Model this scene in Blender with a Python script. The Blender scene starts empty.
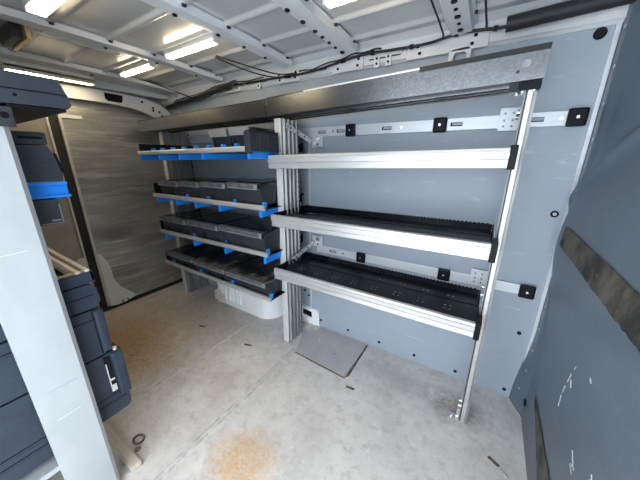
import bpy, bmesh, math, random
from mathutils import Vector, Matrix
random.seed(7)
S = bpy.context.scene
COL = S.collection

# ------------------------------------------------------------------ camera, sky, exposure
cd = bpy.data.cameras.new('camera'); cam = bpy.data.objects.new('camera', cd); COL.objects.link(cam)
cd.sensor_width = 36.0; cd.sensor_fit = 'HORIZONTAL'; cd.lens = 36.0 * 266.3155 / 640.0
cd.clip_start = 0.02; cd.clip_end = 200
R_ = Vector((0.846731, 0.532019, 0.001331)); U_ = Vector((-0.157538, 0.248338, 0.955777)); F_ = Vector((-0.508162, 0.809496, -0.294089))
m = Matrix.Identity(4)
for i in range(3):
    m[i][0] = R_[i]; m[i][1] = U_[i]; m[i][2] = -F_[i]
m.translation = Vector((0, 0, 1.25)); cam.matrix_world = m
S.camera = cam
w = bpy.data.worlds.new('sky'); S.world = w; w.use_nodes = True
bg = w.node_tree.nodes['Background']; bg.inputs['Color'].default_value = (0.87, 0.96, 1.06, 1); bg.inputs['Strength'].default_value = 3.4
S.view_settings.view_transform = 'Standard'; S.view_settings.look = 'None'; S.view_settings.gamma = 1.0
S.view_settings.use_curve_mapping = False; S.view_settings.exposure = 0.72
LAMP = 17.0

# ------------------------------------------------------------------ materials
def nt(name):
    mt = bpy.data.materials.new(name); mt.use_nodes = True
    t = mt.node_tree; b = t.nodes['Principled BSDF']
    return mt, t, b
def mix(t, fac, a, b):
    n = t.nodes.new('ShaderNodeMix'); n.data_type = 'RGBA'
    for k, v in ((0, fac), (6, a), (7, b)):
        if hasattr(v, 'type') and not isinstance(v, (tuple, list)): t.links.new(v, n.inputs[k])
        elif k == 0: n.inputs[0].default_value = v
        else: n.inputs[k].default_value = (*v, 1)
    return n.outputs[2]
def noise(t, scale, detail=4, rough=.6, stretch=(1, 1, 1), off=(0, 0, 0)):
    tc = t.nodes.new('ShaderNodeTexCoord'); mp = t.nodes.new('ShaderNodeMapping'); mp.inputs['Scale'].default_value = stretch
    mp.inputs['Location'].default_value = off
    t.links.new(tc.outputs['Object'], mp.inputs[0])
    n = t.nodes.new('ShaderNodeTexNoise'); n.inputs['Scale'].default_value = scale; n.inputs['Detail'].default_value = detail; n.inputs['Roughness'].default_value = rough
    t.links.new(mp.outputs[0], n.inputs[0]); return n.outputs['Fac']
def ramp(t, src, lo, hi, a=0.0, b=1.0):
    n = t.nodes.new('ShaderNodeMapRange'); n.inputs[1].default_value = lo; n.inputs[2].default_value = hi; n.inputs[3].default_value = a; n.inputs[4].default_value = b
    t.links.new(src, n.inputs[0]); return n.outputs[0]
def mul(t, a, b, op='MULTIPLY'):
    n = t.nodes.new('ShaderNodeMath'); n.operation = op
    for k, v in ((0, a), (1, b)):
        if isinstance(v, (int, float)): n.inputs[k].default_value = v
        else: t.links.new(v, n.inputs[k])
    return n.outputs[0]
def bump(t, b, src, strength=.2, dist=.01):
    n = t.nodes.new('ShaderNodeBump'); n.inputs['Strength'].default_value = strength; n.inputs['Distance'].default_value = dist
    t.links.new(src, n.inputs['Height']); t.links.new(n.outputs[0], b.inputs['Normal'])
def mat(name, c, rough=.5, metal=0., c2=None, scale=8, lo=.4, hi=.7, stretch=(1, 1, 1), bmp=0., bscale=None, spec=.5):
    mt, t, b = nt(name)
    b.inputs['Roughness'].default_value = rough; b.inputs['Metallic'].default_value = metal; b.inputs['Specular IOR Level'].default_value = spec
    if c2 is None: c2 = tuple(min(1, x * 1.15 + .005) for x in c)
    n = noise(t, scale, stretch=stretch)
    t.links.new(mix(t, ramp(t, n, lo, hi), c, c2), b.inputs['Base Color'])
    if bmp: bump(t, b, noise(t, bscale or scale * 6, stretch=stretch), bmp)
    return mt
def blob(t, cx, cy, rx, ry, edge=.5):
    """soft elliptical stain mask in object XY, broken up by noise"""
    tc = t.nodes.new('ShaderNodeTexCoord'); mp = t.nodes.new('ShaderNodeMapping')
    mp.inputs['Location'].default_value = (-cx / rx, -cy / ry, 0); mp.inputs['Scale'].default_value = (1 / rx, 1 / ry, 0)
    t.links.new(tc.outputs['Object'], mp.inputs[0])
    ln = t.nodes.new('ShaderNodeVectorMath'); ln.operation = 'LENGTH'; t.links.new(mp.outputs[0], ln.inputs[0])
    d = mul(t, ln.outputs['Value'], mul(t, noise(t, 14, 5, .7), 1.1), 'ADD')
    return mul(t, ramp(t, d, 1.0 + edge * .6, 1.0 - edge * .2), ramp(t, noise(t, 48, 6, .8), .34, .62, .25, 1.0))

M = {}
# floor
mt, t, b = nt('worn floor board'); b.inputs['Roughness'].default_value = .5
c = mix(t, ramp(t, noise(t, 3.5, 8, .65), .35, .7), (.60, .56, .525), (.78, .735, .69))
c = mix(t, mul(t, ramp(t, noise(t, 18, 8, .75), .5, .68), .6), c, (.40, .36, .325))
c = mix(t, mul(t, ramp(t, noise(t, 30, 8, .8, off=(3, 1, 0)), .54, .66), .6), c, (.84, .825, .80))
c = mix(t, mul(t, blob(t, -2.05, .70, .75, .75, 1.0), .85), c, (.42, .31, .20))
c = mix(t, mul(t, blob(t, -2.0, .58, .55, .38, .9), 1.0), c, (.42, .24, .08))
c = mix(t, mul(t, ramp(t, noise(t, 55, 6, .8, (1, 2, 1)), .60, .68), .45), c, (.30, .27, .24))
c = mix(t, mul(t, blob(t, -1.75, 1.15, .55, .35, .9), .5), c, (.36, .29, .21))
c = mix(t, mul(t, blob(t, -.72, .52, .22, .20, .7), 1.0), c, (.64, .38, .16))
c = mix(t, mul(t, blob(t, -1.15, .75, .20, .22, .8), .35), c, (.50, .36, .22))
c = mix(t, mul(t, blob(t, .03, 1.29, .20, .13, .8), .9), c, (.24, .19, .15))
c = mix(t, mul(t, blob(t, -.3, 1.33, .28, .12, .8), .45), c, (.34, .31, .29))
c = mix(t, mul(t, ramp(t, noise(t, 4.5, 5, .6, (1, .5, 1)), .52, .72), .45), c, (.42, .385, .355))
t.links.new(c, b.inputs['Base Color'])
bump(t, b, noise(t, 140, 3, .6), .25, .004); M['floor'] = mt
M['floor_seam'] = mat('floor seam filler', (.66, .64, .60), .5, c2=(.40, .375, .35), scale=20)
M['hatch'] = mat('floor cover plate', (.47, .44, .46), .4, c2=(.54, .51, .52), scale=9, bmp=.1)
M['grime'] = mat('dark grime', (.07, .055, .045), .8, c2=(.26, .20, .15), scale=30)
# grey wall liner
mt, t, b = nt('blue grey wall liner'); b.inputs['Roughness'].default_value = .42
c = mix(t, ramp(t, noise(t, 2.2, 4), .35, .7), (.325, .375, .435), (.365, .415, .475))
sc = ramp(t, noise(t, 7, 6, .7, (1, 1, 4)), .62, .72)
c = mix(t, mul(t, sc, .55), c, (.66, .70, .75)); t.links.new(c, b.inputs['Base Color']); bump(t, b, noise(t, 120, 2), .06, .003); M['liner'] = mt
# bulkhead
mt, t, b = nt('slate bulkhead paint'); b.inputs['Roughness'].default_value = .38
c = mix(t, ramp(t, noise(t, 3, 6), .3, .7), (.082, .110, .142), (.110, .142, .178))
sc = ramp(t, noise(t, 7, 8, .75, (1, 2.5, .8)), .69, .76)
c = mix(t, mul(t, sc, .4), c, (.32, .36, .41)); t.links.new(c, b.inputs['Base Color']); bump(t, b, noise(t, 9, 4), .12, .02); M['bulkhead'] = mt
mt, t, b = nt('dirty adhesive'); b.inputs['Roughness'].default_value = .75
c = mix(t, ramp(t, noise(t, 9, 6, .7, (1, 1.2, 1)), .42, .6), (.014, .016, .015), (.10, .09, .07))
c = mix(t, ramp(t, noise(t, 40, 6, .7), .6, .75), c, (.19, .175, .145)); t.links.new(c, b.inputs['Base Color']); bump(t, b, noise(t, 60, 4), .4, .004); M['adhesive'] = mt
M['scratch'] = mat('bare scratch', (.38, .40, .42), .5)
M['white_paint'] = mat('white body paint', (.64, .65, .66), .35, c2=(.70, .71, .715), scale=5)
M['roof'] = mat('roof sheet paint', (.50, .51, .515), .22, .2, c2=(.56, .57, .575), scale=4, bmp=.05, bscale=6)
M['rib'] = mat('roof rib paint', (.58, .60, .62), .33, c2=(.63, .65, .665), scale=5)
M['arch'] = mat('wheel arch paint', (.86, .865, .87), .35, c2=(.90, .905, .91), scale=6)
M['arch_dirt'] = mat('arch dirt', (.62, .52, .42), .6, c2=(.78, .74, .70), scale=12)
M['alu'] = mat('anodised aluminium', (.62, .62, .61), .30, .85, c2=(.72, .72, .71), scale=6, stretch=(1, 14, 14), bmp=.03)
M['alu_lip'] = mat('bright shelf lip', (.50, .495, .48), .33, .45, c2=(.58, .575, .56), scale=6, stretch=(1, 14, 14))
M['post'] = mat('grey rack post', (.23, .23, .225), .45, .4, c2=(.33, .33, .32), scale=6, stretch=(10, 10, 1))
M['post_face'] = mat('pale post face', (.60, .60, .59), .4, .2)
mt, t, b = nt('galvanised steel'); b.inputs['Metallic'].default_value = .92; b.inputs['Roughness'].default_value = .26
v = t.nodes.new('ShaderNodeTexVoronoi'); v.inputs['Scale'].default_value = 150
tc = t.nodes.new('ShaderNodeTexCoord'); t.links.new(tc.outputs['Object'], v.inputs['Vector'])
c = mix(t, ramp(t, v.outputs['Color'], .2, .9), (.155, .163, .173), (.205, .213, .222)); t.links.new(c, b.inputs['Base Color']); M['galv'] = mt
M['rail'] = mat('zinc lashing rail', (.62, .65, .675), .35, .25, c2=(.70, .72, .74), scale=8, stretch=(1, 8, 8))
M['black'] = mat('black plastic', (.006, .0065, .008), .4, c2=(.012, .013, .015), scale=12, spec=.12)
M['shelf_black'] = mat('black steel tray', (.007, .008, .010), .30, c2=(.022, .024, .027), scale=7, lo=.45, hi=.75, spec=.16)
M['rubber'] = mat('black rubber', (.012, .012, .012), .65, c2=(.02, .02, .02))
M['tray_under'] = mat('dark tray underside', (.020, .022, .025), .45, c2=(.035, .037, .041), scale=6)
M['bin'] = mat('charcoal bin plastic', (.026, .029, .036), .40, c2=(.038, .041, .05), scale=10, spec=.22)
M['bin_lip'] = mat('grey bin lip', (.07, .073, .08), .45, c2=(.14, .14, .142), scale=26)
M['bin_edge'] = mat('pale bin edge', (.18, .185, .19), .4)
M['lid'] = mat('glossy black lid', (.007, .008, .010), .2, c2=(.013, .014, .017), scale=6)
M['lid_dusty'] = mat('dusty black lid', (.010, .010, .012), .4, c2=(.20, .175, .14), scale=7, lo=.50, hi=.66)
M['blue'] = mat('bright blue plastic', (.012, .21, .74), .35, c2=(.016, .25, .82), scale=8)
M['blue_clip'] = mat('blue clip plastic', (.02, .24, .68), .35)
M['case'] = mat('slate blue case plastic', (.026, .036, .054), .42, c2=(.038, .050, .070), scale=9, bmp=.05, bscale=90, spec=.3)
M['case_dark'] = mat('dark slate case plastic', (.026, .033, .044), .42, c2=(.036, .044, .057), scale=9)
M['crate'] = mat('charcoal case plastic', (.028, .033, .043), .40, c2=(.040, .046, .058), scale=9)
M['board'] = mat('pale end board', (.375, .395, .40), .42, .0, c2=(.43, .45, .455), scale=7, stretch=(1, 1, .6), bmp=.03)
M['board_edge'] = mat('grey board edge', (.32, .335, .34), .4, .3)
M['wood'] = mat('bare pine', (.56, .47, .37), .6, c2=(.68, .60, .50), scale=8, stretch=(1, 14, 14))
M['chrome'] = mat('zinc bolt', (.75, .75, .74), .25, .9)
mt, t, b = nt('scuffed dark metal door lining'); b.inputs['Metallic'].default_value = .7
c = mix(t, ramp(t, noise(t, 2.6, 4, .5, (1, .6, 1.8)), .3, .7), (.26, .255, .235), (.52, .505, .47))
c = mix(t, mul(t, ramp(t, noise(t, 5, 6, .7, (1, .4, 4)), .48, .68), .9), c, (.66, .64, .58)); t.links.new(c, b.inputs['Base Color'])
t.links.new(ramp(t, noise(t, 3, 2), .15, .85, .36, .50), b.inputs['Roughness']); M['door'] = mt
M['door_left'] = mat('taupe door lining', (.30, .27, .225), .45, .4, c2=(.38, .345, .295), scale=3)
M['door_trim'] = mat('pale door edge', (.58, .55, .48), .4, .3)
M['gusset'] = mat('grey corner cover', (.68, .69, .675), .55, c2=(.75, .755, .74), scale=8)
M['brass'] = mat('warm brass strip', (.72, .50, .26), .35, .6)
M['foam'] = mat('black foam sleeve', (.014, .015, .016), .6, c2=(.025, .026, .027), scale=20, bmp=.1)
M['lamp_body'] = mat('white lamp body', (.50, .50, .48), .4)
mt, t, b = nt('lit diffuser'); b.inputs['Base Color'].default_value = (.9, .9, .85, 1)
b.inputs['Emission Color'].default_value = (1, .80, .50, 1); b.inputs['Emission Strength'].default_value = LAMP; M['lit'] = mt

# ------------------------------------------------------------------ mesh helpers
class MB:
    def __init__(self): self.bm = bmesh.new(); self.mi = 0
    def _f(self, vs):
        try:
            f = self.bm.faces.new(vs); f.material_index = self.mi; return f
        except ValueError: return None
    def hexa(self, p, bev=0):
        """8 corners: bottom loop 0-3, top loop 4-7"""
        v = [self.bm.verts.new(q) for q in p]
        fs = [self._f([v[i] for i in q]) for q in ((3, 2, 1, 0), (4, 5, 6, 7), (0, 1, 5, 4), (1, 2, 6, 5), (2, 3, 7, 6), (3, 0, 4, 7))]
        if bev:
            es = list({e for f in fs for e in f.edges})
            r = bmesh.ops.bevel(self.bm, geom=es, offset=bev, segments=2, affect='EDGES', profile=.6)
            for f in r['faces']: f.material_index = self.mi
        return self
    def box(self, x0, x1, y0, y1, z0, z1, bev=0):
        return self.hexa([(x0, y0, z0), (x1, y0, z0), (x1, y1, z0), (x0, y1, z0), (x0, y0, z1), (x1, y0, z1), (x1, y1, z1), (x0, y1, z1)], bev)
    def prism(self, pts, ax, a, b):
        """extrude a closed 2-D outline along axis ax from a to b (outline in the other two axes, in order)"""
        def mk(p, q):
            if ax == 'x': return (q, p[0], p[1])
            if ax == 'y': return (p[0], q, p[1])
            return (p[0], p[1], q)
        A = [self.bm.verts.new(mk(p, a)) for p in pts]; B = [self.bm.verts.new(mk(p, b)) for p in pts]
        n = len(pts)
        for i in range(n): self._f([A[i], A[(i + 1) % n], B[(i + 1) % n], B[i]])
        self._f(A[::-1]); self._f(B); return self
    def sheet(self, pts, ax, a, b):
        """extrude an open polyline (a sheet)"""
        def mk(p, q): return (q, p[0], p[1]) if ax == 'x' else ((p[0], q, p[1]) if ax == 'y' else (p[0], p[1], q))
        A = [self.bm.verts.new(mk(p, a)) for p in pts]; B = [self.bm.verts.new(mk(p, b)) for p in pts]
        for i in range(len(pts) - 1): self._f([A[i], A[i + 1], B[i + 1], B[i]])
        return self
    def grid(self, fn, us, vs):
        g = [[self.bm.verts.new(fn(u, v)) for v in vs] for u in us]
        for i in range(len(us) - 1):
            for j in range(len(vs) - 1): self._f([g[i][j], g[i + 1][j], g[i + 1][j + 1], g[i][j + 1]])
        return self
    def tube(self, pts, r, seg=8, cap=True):
        pts = [Vector(p) for p in pts]; rings = []
        n = len(pts); rr = r if isinstance(r, (list, tuple)) else [r] * n
        for i, p in enumerate(pts):
            d = (pts[min(i + 1, n - 1)] - pts[max(i - 1, 0)]).normalized()
            up = Vector((0, 0, 1)) if abs(d.z) < .9 else Vector((1, 0, 0))
            s = d.cross(up).normalized(); q = s.cross(d)
            rings.append([self.bm.verts.new(p + (s * math.cos(2 * math.pi * k / seg) + q * math.sin(2 * math.pi * k / seg)) * rr[i]) for k in range(seg)])
        for i in range(n - 1):
            for k in range(seg): self._f([rings[i][k], rings[i][(k + 1) % seg], rings[i + 1][(k + 1) % seg], rings[i + 1][k]])
        if cap: self._f(rings[0][::-1]); self._f(rings[-1])
        return self
    def disc(self, c, n, r, h, seg=12):
        n = Vector(n).normalized(); c = Vector(c)
        return self.tube([c, c + n * h], r, seg)
    def bar(self, a, b, wd, th, side=(1, 0, 0)):
        a = Vector(a); b = Vector(b); d = (b - a).normalized(); s = Vector(side); s = (s - d * s.dot(d)).normalized(); q = d.cross(s)
        s = s * th / 2; q = q * wd / 2
        return self.hexa([a - s - q, a + s - q, a + s + q, a - s + q, b - s - q, b + s - q, b + s + q, b - s + q])
    def shear(self, x0, k):
        for v in self.bm.verts: v.co.z += k * (v.co.x - x0)
        return self
def wloc(o):
    p = Vector(o.location)
    while o.parent: o = o.parent; p += Vector(o.location)
    return p
def obj(name, mb, mats, parent=None, smooth=False, origin=None):
    bmesh.ops.recalc_face_normals(mb.bm, faces=mb.bm.faces)
    me = bpy.data.meshes.new(name); mb.bm.to_mesh(me); mb.bm.free()
    for k in (mats if isinstance(mats, (list, tuple)) else [mats]): me.materials.append(M[k])
    o = bpy.data.objects.new(name, me); COL.objects.link(o)
    if parent is not None:
        o.parent = parent; me.transform(Matrix.Translation(-wloc(parent)))
    else:
        if origin is None:
            xs = [v.co for v in me.vertices]
            origin = Vector((sum(c.x for c in xs) / len(xs), sum(c.y for c in xs) / len(xs), min(c.z for c in xs)))
        me.transform(Matrix.Translation(-Vector(origin))); o.location = origin
    if smooth:
        for p in me.polygons: p.use_smooth = True
        me.set_sharp_from_angle(angle=math.radians(35))
    return o
def tag(o, label=None, cat=None, group=None, kind=None):
    if label: o['label'] = label
    if cat: o['category'] = cat
    if group: o['group'] = group
    if kind: o['kind'] = kind
    return o
def thing(name, loc, label, cat, group=None):
    o = bpy.data.objects.new(name, None); COL.objects.link(o); o.location = loc; o.empty_display_size = .05
    return tag(o, label, cat, group)
def struct(name, mb, mats, label, cat, smooth=False):
    return tag(obj(name, mb, mats, None, smooth, (0, 0, 0)), label, cat, None, 'structure')
def sst(e0, e1, x):
    q = min(1, max(0, (x - e0) / (e1 - e0))); return q * q * (3 - 2 * q)

# ------------------------------------------------------------------ the van body
W = 1.514; XR = -2.6; YL = -.29
floor = struct('floor', MB().box(XR - .05, .36, YL - .04, W + .02, -.04, 0), 'floor', 'scuffed grey beige van floor with rusty brown stains', 'floor')
sm = MB()
for x, y0, y1, wd in ((-1.44, -.25, 1.40, .018), (-.945, -.25, 1.22, .014), (-.965, -.25, 1.20, .010), (-.955, 1.24, 1.51, .022)):
    sm.box(x - wd / 2, x + wd / 2, y0, y1, -.002, .0025)
tag(obj('floor_seam', sm, 'floor_seam', floor), 'pale seam strip across the floor')
fp = MB()
fp.prism([(-1.02, 1.40), (-.93, 1.175), (-.55, 1.155), (-.553, 1.505), (-.93, 1.505), (-.935, 1.43)], 'z', 0, .003)
fp.mi = 1
fp.prism([(-.553, 1.16), (-.536, 1.18), (-.545, 1.5), (-.553, 1.5)], 'z', 0, .0035); fp.prism([(-.935, 1.17), (-.55, 1.15), (-.55, 1.158), (-.93, 1.178)], 'z', 0, .0035)
fp.mi = 2
for x, y in ((-.86, 1.36), (-.70, 1.30)): fp.disc((x, y, .002), (0, 0, 1), .012, .003)
obj('cover_plate', fp, ['hatch', 'grime', 'chrome'], floor)
for x, y, a, l in ((-1.257, 1.057, .3, .055), (-.493, 1.108, .1, .05), (.20, 1.09, -.5, .045), (-1.72, 1.02, .3, .05)):
    s = MB(); d = Vector((math.cos(a), math.sin(a), 0)) * l / 2
    s.bar((x - d.x, y - d.y, .001), (x + d.x, y + d.y, .001), .013, .004, (0, 0, 1)); obj('slot', s, 'grime', floor)
s = MB(); s.bar((.222, 1.07, .002), (.25, 1.05, .002), .007, .004, (0, 0, 1)); obj('bare_scrape', s, 'scratch', floor)

# wall with the racks
wall = struct('wall_right', MB().box(XR - .09, .31, W, W + .03, 0, 1.706), 'liner', 'blue grey lined van side wall behind the shelving racks', 'wall')
for x, z in ((-1.161, .052), (-.94, .056), (-.709, .055), (-.473, .05), (-.24, .048), (-.002, .042), (.241, .043), (.243, .403), (-1.087, .272), (-1.05, .239), (-1.09, 1.01)):
    q = MB(); q.disc((x, W + .002, z), (0, -1, 0), .0095, .005); obj('push_pin', q, 'black', wall)
q = MB(); q.disc((.258, W + .002, 1.018), (0, -1, 0), .015, .006, 16); q.mi = 1; q.disc((.258, W - .003, 1.018), (0, -1, 0), .007, .003); obj('grommet', q, ['black', 'scratch'], wall)
q = MB(); q.disc((.252, W + .002, 1.684), (0, -1, 0), .019, .008, 20); obj('round_plug', q, 'black', wall)
q = MB()
for x, z0, z1 in ((-1.035, .12, .53), (-1.04, .64, 1.36)): q.box(x, x + .012, W - .003, W + .001, z0, z1)
obj('seam_strip', q, 'rail', wall)
q = MB(); q.prism([(-1.125, .002), (-1.13, .12), (-1.10, .145), (-.975, .14), (-.95, .115), (-.945, .008)], 'y', W + .001, W - .018)
q.mi = 1; q.prism([(-1.095, .075), (-1.095, .118), (-1.015, .112), (-1.012, .064)], 'y', W - .01, W - .0195)
q.mi = 0
for x in (-1.10, -1.05, -1.0): q.box(x, x + .02, W - .023, W - .015, .005, .03, .003)
tag(obj('vent_plate', q, ['arch', 'black'], wall), 'white plate with black opening')

# upper body rail above the wall liner
hp = [(W + .03, 1.704), (W - .006, 1.704), (W - .014, 1.712), (W - .022, 1.716), (W - .022, 1.752), (W - .034, 1.764), (W - .05, 1.782), (W - .10, 1.799), (W - .10, 1.84), (W + .03, 1.84)]
head = struct('trim_1', MB().prism(hp, 'x', XR - .09, .34), 'white_paint', 'white painted body rail with holes above the wall', 'trim')
y = W - .022
for x0, x1 in ((-.85, -.665), (-1.27, -1.08), (-.44, -.10), (-1.75, -1.60), (-2.4, -2.25)):
    q = MB(); q.box(x0, x1, y - .008, y + .004, 1.702, 1.760, .003); q.hexa([(x0, y - .007, 1.757), (x1, y - .007, 1.757), (x1, y + .005, 1.757), (x0, y + .005, 1.757), (x0 + .01, y - .030, 1.786), (x1 - .01, y - .030, 1.786), (x1 - .01, y - .02, 1.79), (x0 + .01, y - .02, 1.79)]); q.mi = 1
    for fx, z in ((.18, 1.722), (.82, 1.722), (.15, 1.751), (.85, 1.751)):
        q.box(x0 + fx * (x1 - x0) - .007, x0 + fx * (x1 - x0) + .007, y - .0095, y - .005, z - .006, z + .006, .001)
    obj('fixing_pad', q, ['white_paint', 'black'], head)
for x0, x1 in ((-1.05, -.88), (-1.55, -1.33), (-.64, -.46)):
    q = MB(); q.box(x0, x1, y - .007, y + .003, 1.738, 1.760, .004); q.mi = 1; q.box(x0 + .01, x1 - .01, y - .0078, y - .004, 1.733, 1.738)
    obj('pressed_bead', q, ['rib', 'tray_under'], head)
for x in (-.53, -.59, -1.42, -1.90, -2.05):
    q = MB(); q.box(x - .016, x + .016, y - .01, y + .002, 1.695, 1.745, .004); q.mi = 1
    q.disc((x, y - .009, 1.735), (0, -1, 0), .006, .003); q.disc((x, y - .009, 1.712), (0, -1, 0), .006, .003)
    obj('tab', q, ['white_paint', 'black'], head)
q = MB()
q.prism([(-.25, 1.63), (-.25, 1.70), (-.235, 1.71), (-.175, 1.713), (-.16, 1.703), (-.16, 1.64), (-.175, 1.64), (-.178, 1.691), (-.187, 1.698), (-.223, 1.696), (-.23, 1.685), (-.232, 1.63)], 'y', W - .03, W - .018)
obj('hook_tab', q, 'white_paint', head)
q = MB(); q.box(.225, .285, W - .03, W + .0, 1.735, 1.752, .003); obj('corner_tab', q, 'white_paint', head)

# roof
def roof_z(y):
    base = 1.808 - .012 * abs((y - .62) / .85) ** 3
    d = 0
    for yc in (-.1, .11, .32, .535, .75, .955, 1.175, 1.36):
        d = max(d, math.exp(-((y - yc) / .016) ** 4))
    return base - .012 * d
ys = [YL - .02 + i * (W + .0 - YL) / 300 for i in range(301)]
prof = [(q, roof_z(q)) for q in ys]
prof = prof + [(W - .02, 1.86), (YL - .02, 1.86)]
ceil = struct('ceiling', MB().prism(prof, 'x', XR - .09, .36), 'roof', 'bare painted steel van roof with pressed beads', 'ceiling', True)
def rib_z(y): return 1.780 - .022 * abs((y - .62) / .80) ** 2.5
def rib(x0, x1, y0=YL, y1=1.47, holes=(), edge=True):
    q = MB(); yy = [y0 + i * (y1 - y0) / 24 for i in range(25)]
    xs = [(x0 - .016, .026), (x0 - .005, .026), (x0, .002), ((x0 + x1) / 2, -.001), (x1, .002), (x1 + .005, .026), (x1 + .016, .026)]
    q.grid(lambda a, yv: (xs[a][0], yv, rib_z(yv) + xs[a][1]), list(range(7)), yy)
    q.mi = 1
    for (hx, hy, r) in holes:
        q.disc((hx, hy, rib_z(hy) + .004), (0, 0, -1), r, .0095)
    return obj('roof_rib', q, ['rib', 'black'], ceil, True)
rib(-2.46, -2.30, y1=1.44, holes=[(-2.36, .9, .008)])
rib(-1.765, -1.695, y1=1.42, holes=[(-1.745, .75, .008), (-1.745, 1.0, .008), (-1.745, 1.25, .008)])
rib(-1.15, -1.085, y1=1.42, holes=[(-1.135, .75, .009), (-1.135, .95, .009), (-1.135, 1.1, .009), (-1.135, 1.25, .009)])
rib(-.755, -.675, y1=1.42, holes=[(-.742, .95, .010), (-.742, 1.05, .010), (-.742, 1.14, .010), (-.742, 1.2, .008), (-.742, 1.26, .008), (-.742, 1.32, .008), (-.735, 1.38, .012), (-.70, .80, .013)])
rib(-.245, -.165, y1=1.46, holes=[(-.205, 1.14 + i * .055, .011 if i % 2 else .007) for i in range(6)])
for xr in (-1.675, -1.065, -.655, -.145):            # black rubber pads where the beads meet the ribs
    for yc in (.535, .75, .955, 1.175, 1.36):
        q = MB(); q.box(xr - .010, xr + .002, yc - .008, yc + .008, roof_z(yc) - .008, roof_z(yc) + .002, .003); obj('rubber_pad', q, 'rubber', ceil)
q = MB(); pts = []
for i in range(13):
    a = i / 12; pts.append((-2.03 + .36 * a * 0 + .02, 0))
n = 14; up = [(.50 + .36 * i / n, .035 * math.sin(math.pi * i / n)) for i in range(n + 1)]
q.prism([(-1.85 + d, yv) for yv, d in up] + [(-1.85 - d * .4, yv) for yv, d in reversed(up[1:-1])], 'z', 1.792, 1.806)
tag(obj('oval_stiffener', q, 'white_paint', ceil), 'pale lens shaped pressing')

# bulkhead on the right
def bx(y, z):
    x = .305 + .012 * sst(1.45, 1.40, y)
    x -= .055 * sst(1.505, 1.36, y) * math.exp(-((z - .93) / .26) ** 2)
    x += .085 * sst(1.46, 1.15, y) * sst(1.05, 1.42, z)
    x -= .016 * math.exp(-((y - (1.25 + (1.33 - z) * .8)) / .035) ** 2) * sst(1.0, 1.12, z)
    x += .030 * math.exp(-(((y - 1.12) / .09) ** 2 + ((z - 1.52) / .10) ** 2))
    if y > 1.43: x -= (y - 1.43) / .082 * .035 * (1 - sst(.0, .5, z)) 
    return x
bys = [YL + i * (W - YL) / 220 for i in range(221)]; bzs = [i * 1.80 / 200 for i in range(201)]
q = MB(); q.grid(lambda a, c: (bx(a, c), a, c), bys, bzs)
q.box(.42, .44, YL, W + .02, 0, 1.8)
bulk = struct('wall_front', q, 'bulkhead', 'slate blue painted cab bulkhead with moulded bulge and scratches', 'wall', True)
def patch(name, y0, y1, zf0, zf1, label, jag=.0022):
    q = MB(); ny = 60; us = [y0 + i * (y1 - y0) / ny for i in range(ny + 1)]
    j0 = [random.uniform(-jag, jag) for _ in us]; j1 = [random.uniform(-jag, jag) for _ in us]
    def fn(i, k):
        yv = us[i]; z = zf0(yv) + j0[i] + (zf1(yv) + j1[i] - zf0(yv) - j0[i]) * k / 8
        return (bx(yv, z) - .003, yv, z)
    q.grid(fn, list(range(ny + 1)), list(range(9)))
    return tag(obj(name, q, 'adhesive', bulk), label)
patch('adhesive_strip', .35, 1.30, lambda y: .935, lambda y: 1.01 , 'dark dirty strip of old adhesive at waist height')
patch('adhesive_strip', .30, 1.28, lambda y: .13 + max(0, y - 1.0) * .38, lambda y: .25 + max(0, y - 1.0) * .02, 'dark dirty strip of old adhesive near the floor', .003)
def scratch(pts, wd):
    q = MB()
    for i in range(len(pts) - 1):
        (a, b_), (c_, d) = pts[i], pts[i + 1]
        A = (bx(a, b_) - .002, a, b_); B = (bx(c_, d) - .002, c_, d)
        q.bar(A, B, wd * random.uniform(.5, 1), .002, (1, 0, 0))
    obj('scratch', q, 'scratch', bulk)
for p in ([(.93, .672), (.945, .652)], [(.968, .62), (.985, .585), (.995, .57)], [(1.005, .545), (1.018, .51)], [(1.022, .495), (1.020, .45)], [(.965, .602), (.955, .58)]): scratch(p, .006)
for p in ([(.835, .467), (.815, .45), (.795, .442)], [(.825, .43), (.80, .42)], [(.81, .455), (.812, .435)], [(.71, .54), (.70, .525)], [(.80, .734), (.795, .722)], [(.71, .523), (.715, .51)]): scratch(p, .004)
for i in range(14):
    z = .12 + i * .12; yv = 1.462 + random.uniform(-.006, .006)
    q = MB(); q.disc((bx(yv, z) + .001, yv, z), (-1, 0, 0), .006, .004); obj('rivet', q, 'scratch', bulk)
q = MB(); q.disc((bx(1.40, .10) + .002, 1.40, .10), (-1, 0, 0), .016, .01); obj('hole_plug', q, 'black', bulk)
q = MB()
for i in range(6): q.disc((bx(1.0 - i * .03, .18) + .001, 1.0 - i * .03, .18), (-1, 0, 0), .007, .004)
obj('hole_row', q, 'black', bulk)
cs = MB(); cs.prism([(.289, W), (.289, W - .010), (.303, W - .010), (.306, W)], 'z', .0, 1.745)
struct('trim_2', cs, 'rail', 'pale metal strip where the side wall meets the bulkhead', 'trim')

# near side wall and door pillar
nw = MB(); nw.box(XR - .05, -1.0, YL - .03, YL, 0, 1.80)
struct('wall_left', nw, 'case_dark', 'van side wall behind the near rack, darkened for the tray reflections', 'wall')  # unseen wall, coloured dark so the galvanised trays reflect dark
nh = MB(); nh.box(-1.0, .36, YL - .03, YL + .03, 1.74, 1.80); struct('trim_3', nh, 'white_paint', 'painted sill above the open side door', 'trim')

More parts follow.
